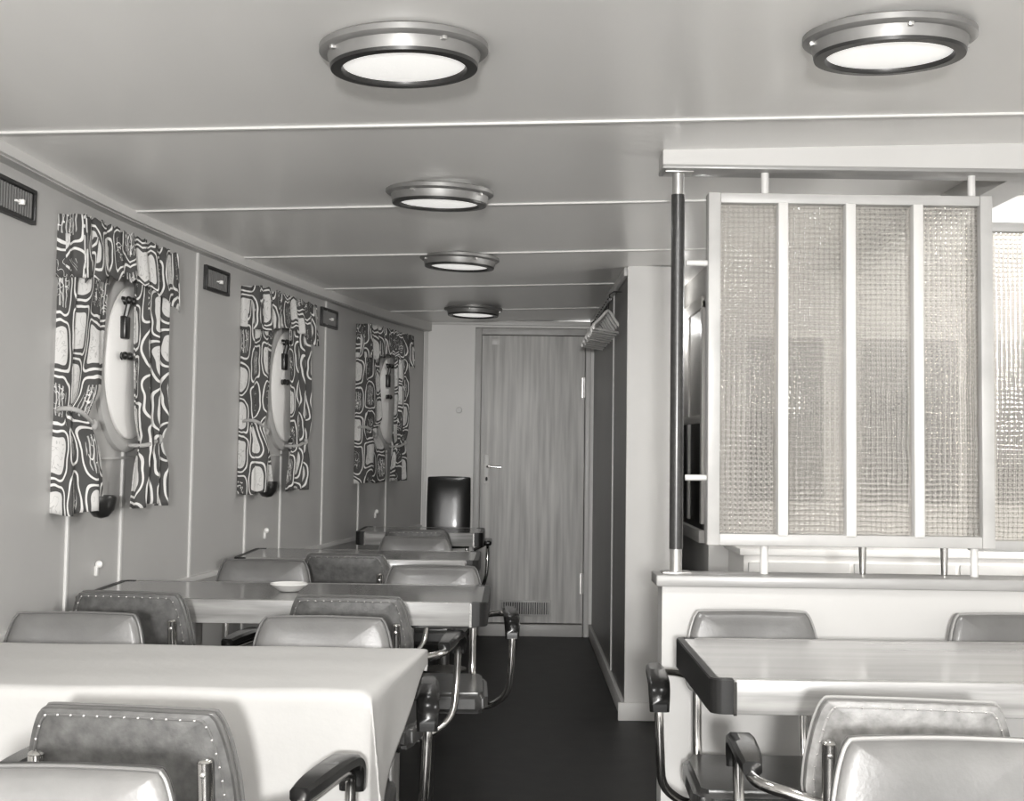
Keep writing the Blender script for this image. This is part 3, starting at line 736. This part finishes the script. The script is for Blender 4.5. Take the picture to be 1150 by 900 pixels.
def make_chair(rearmat='rear', pip='piping'):
    r = thing('armchair', '', 'chair')
    # backrest
    bm = NB(); pad(bm, -.026, .010, .012); obj('backrest', bm, 'leather', r)
    # rear cover with its seam and tacks
    half = outline(); prof = [(x, z) for x, z in half] + [(-x, z) for x, z in half[::-1][1:-1]]
    P = catmull([(x, z, 0) for x, z in prof] + [(prof[0][0], prof[0][1], 0)], 4)[:-1]
    bm = NB(); N = len(P); rings = []
    for f, o in ((.02, .017), (.5, .017), (.93, .016), (.985, .012), (.992, .004)):
        rings.append([bm.verts.new((p.x * f, back_y(p.x * f, .74 + (p.y - .74) * f) + o, .74 + (p.y - .74) * f)) for p in P])
    for A, B in zip(rings[:-1], rings[1:]):
        for k in range(N): bm.faces.new((A[k], A[(k + 1) % N], B[(k + 1) % N], B[k]))
    bm.faces.new(rings[0]); rear = obj('back_cover', bm, rearmat, r)
    bm = NB(); tube(bm, [Vector((p.x * 1.0, back_y(p.x, p.y) - .022, p.y)) for p in P], .0035, 6, closed=True); obj('piping', bm, pip, r)
    bm = NB(); tube(bm, [Vector((p.x * .915, back_y(p.x * .915, .74 + (p.y - .74) * .90) + .0175, .74 + (p.y - .74) * .90)) for p in P], .0022, 6, closed=True); obj('seam', bm, pip, rear)
    bm = NB(); L = 0; nxt = 0
    Q = [Vector((p.x * .915, back_y(p.x * .915, .74 + (p.y - .74) * .90) + .019, .74 + (p.y - .74) * .90)) for p in P]
    for a, b in zip(Q, Q[1:] + Q[:1]):
        seg = (b - a).length
        while nxt <= L + seg:
            c = a.lerp(b, (nxt - L) / seg); sphere(bm, c, .0024, 6, 4); nxt += .024
        L += seg
    t = obj('tacks', bm, 'tack', rear); t['kind'] = 'stuff'
    # seat
    bm = NB(); t = bmesh.new()
    sp = [(-.19, -.235), (.19, -.235), (.215, -.20), (.205, .12), (.185, .185), (-.185, .185), (-.205, .12), (-.215, -.20)]
    slab(t, sp, .395, .465); bmesh.ops.bevel(t, geom=t.edges[:], offset=.018, segments=3, affect='EDGES')
    merge(bm, t); obj('seat', bm, 'seat', r)
    for s in (-1, 1):
        # back post with its screw
        bm = NB(); xx = s * .148
        tube(bm, [(xx, .16, .40), (xx, .215, .41), (xx, .245, .47), (xx, .252, .60), (xx, .262, .70), (xx, .271, .772)], .0135, 14, 4)
        sphere(bm, (xx, .271, .772), .0135, 12, 6, (1, 1, .5)); po = obj('back_post', bm, 'chrome', r)
        bm = NB(); sphere(bm, (xx, .281, .752), .0055, 8, 6, (1, .7, 1)); obj('screw', bm, 'tack', po)
        # arm loop
        bm = NB()
        tube(bm, [(xx, .255, .655), (s * .21, .245, .672), (s * .268, .20, .680), (s * .284, .10, .682), (s * .292, -.05, .682), (s * .294, -.105, .670), (s * .294, -.122, .635), (s * .290, -.118, .53), (s * .280, -.095, .45), (s * .238, -.07, .405), (s * .19, -.05, .388), (s * .12, -.05, .388)], .0115, 12, 4)
        obj('arm_tube', bm, 'chrome', r)
        # arm pad: a flat black bar whose front end turns down
        pr = [(.165, .706, .018), (.10, .711, .024), (0, .712, .026), (-.08, .709, .027), (-.118, .698, .027), (-.138, .674, .026), (-.142, .636, .024)]
        bm = NB(); C1 = catmull([(a, b, c) for a, b, c in pr], 4); rings = []
        for i, p in enumerate(C1):
            q = C1[min(i + 1, len(C1) - 1)] - C1[max(i - 1, 0)]; t2 = Vector((0, q.x, q.y)).normalized(); nn = Vector((0, -t2.z, t2.y))
            if nn.z < 0 and i < 8: nn = -nn
            if i > 0 and nn.dot(prevn) < 0: nn = -nn
            prevn = nn; w_ = p.z; th = .013; c0 = Vector((s * (.287 - p.x * .05), p.x, p.y)) - nn * th * .6
            prof2 = [(-w_, -th * .6), (-w_ * .75, -th), (w_ * .75, -th), (w_, -th * .6), (w_, th * .5), (w_ * .7, th), (-w_ * .7, th), (-w_, th * .5)]
            rings.append([bm.verts.new(c0 + Vector((a, 0, 0)) + nn * b) for a, b in prof2])
        for A, B in zip(rings[:-1], rings[1:]):
            for k in range(8): bm.faces.new((A[k], A[(k + 1) % 8], B[(k + 1) % 8], B[k]))
        bm.faces.new(rings[0]); bm.faces.new(rings[-1][::-1]); obj('armrest', bm, 'bakelite', r)
    bm = NB(); tube(bm, [(0, -.01, .395), (0, -.01, .015)], .026, 16); pd = obj('pedestal', bm, 'dark', r)
    bm = NB(); lathe(bm, [(0, 0), (.16, 0), (.16, .006), (.06, .02), (.028, .03), (0, .03)], 28, mtx=Matrix.Translation((0, -.01, 0))); obj('base', bm, 'dark', pd)
    bm = NB(); box(bm, -.13, .13, -.13, .13, .382, .396, .003); tube(bm, [(-.19, -.05, .388), (.19, -.05, .388)], .010, 8)
    obj('seat_frame', bm, 'dark', r)
    return r
chA = make_chair('rear', 'piping'); chB = make_chair('rearpale', 'pipingpale')
used = set()
def place(proto, x, yback, away, label, group, rz=0.):
    o = copy_tree(proto) if proto.name in used else proto
    used.add(proto.name)
    o.location = (x, yback + (.25 if away else -.25), 0); o.rotation_euler = (0, 0, (PI if away else 0) + math.radians(rz))
    o['label'] = label; o['group'] = group
    return o
G1 = 'armchairs of the left hand tables'; G2 = 'armchairs of the right hand table'
place(chA, -.61, 2.32, True, 'tack-edged back of the armchair in the left foreground, drawn up to the white tablecloth', G1, -8)
place(chA, -.63, 1.93, False, 'smooth armchair back at the bottom left corner, nearest of the left chairs', G1)
place(chA, -1.13, 3.60, False, 'smooth pale armchair back just behind the white tablecloth, next to the left wall', G1)
place(chA, -.485, 3.59, False, 'smooth armchair back just behind the white tablecloth, beside the aisle', G1)
place(chA, -1.10, 4.06, True, 'dark tack-edged armchair back at the left end of the bare table, by the wall', G1, -8)
place(chA, -.468, 4.03, True, 'dark tack-edged armchair at the near side of the bare table, beside the aisle', G1, -3)
place(chA, -.945, 5.27, False, 'smooth armchair back on the far side of the bare table, behind the white dish', G1)
place(chA, -.29, 5.12, False, 'smooth armchair behind the bare table, its black arm in the aisle', G1)
place(chA, -.66, 5.55, True, 'tack-edged armchair at the near side of the third table, between two smooth backs', G1, -4)
place(chA, -.47, 6.68, False, 'smooth dark armchair on the far side of the third table', G1)
place(chA, -.50, 7.15, True, 'tack-edged armchair at the near side of the furthest table', G1)
place(chB, .67, 3.86, False, 'armchair behind the right table, its black arm beyond the table end', G2)
place(chB, 1.395, 3.86, False, 'armchair back behind the right table, cut off by the right edge of the photo', G2)
place(chB, .755, 2.49, True, 'pale worn tack-edged armchair back at the near side of the right table', G2, -7)
place(chB, .685, 2.20, False, 'smooth pale armchair back at the bottom right corner', G2)

# tall square backed black chair before the end wall
t = thing('high_back_chair', 'tall armchair with square black padded back, between furthest table and end wall', 'chair', (-.415, 8.62, 0))
bm = NB()
N = 12; rows = []
for j in range(N + 1):
    row = []
    for i in range(N + 1):
        u = i / N * 2 - 1; v = j / N * 2 - 1
        row.append(bm.verts.new((u * .145 * (1 - .03 * v * v), .22 - .035 * (1 - u ** 4) * (1 - v ** 4) + (v + 1) * .02, .86 + v * .235 * (1 - .03 * u * u))))
    rows.append(row)
for j in range(N):
    for i in range(N): bm.faces.new((rows[j][i], rows[j][i + 1], rows[j + 1][i + 1], rows[j + 1][i]))
o = obj('backrest', bm, 'black', t, smang=180); md = o.modifiers.new('thickness', 'SOLIDIFY'); md.thickness = .045; md.offset = -1 if False else 1
md = o.modifiers.new('soft', 'BEVEL'); md.width = .008; md.segments = 2
bm = NB(); box(bm, -.20, .20, -.22, .18, .40, .47, .02, 3); obj('seat', bm, 'black', t)
for s in (-1, 1):
    bm = NB(); box(bm, s * .262 - .024, s * .262 + .024, -.13, .14, .675, .705, .011, 3); obj('armrest', bm, 'bakelite', t)
    bm = NB(); tube(bm, [(s * .17, .24, .62), (s * .25, .18, .665), (s * .262, 0, .67), (s * .262, -.10, .655), (s * .258, -.11, .5), (s * .22, -.08, .40), (s * .15, -.06, .388)], .011, 10, 4); obj('arm_tube', bm, 'chrome', t)
    for a, b in ((-.16, -.2), (.14, .2)):
        bm = NB(); tube(bm, [(s * .15, a, .41), (s * .175, b, 0)], .011, 10); obj('leg', bm, 'chrome', t)
    bm = NB(); tube(bm, [(s * .12, .16, .41), (s * .12, .26, .45), (s * .12, .285, .80)], .011, 10, 4); obj('back_post', bm, 'chrome', t)
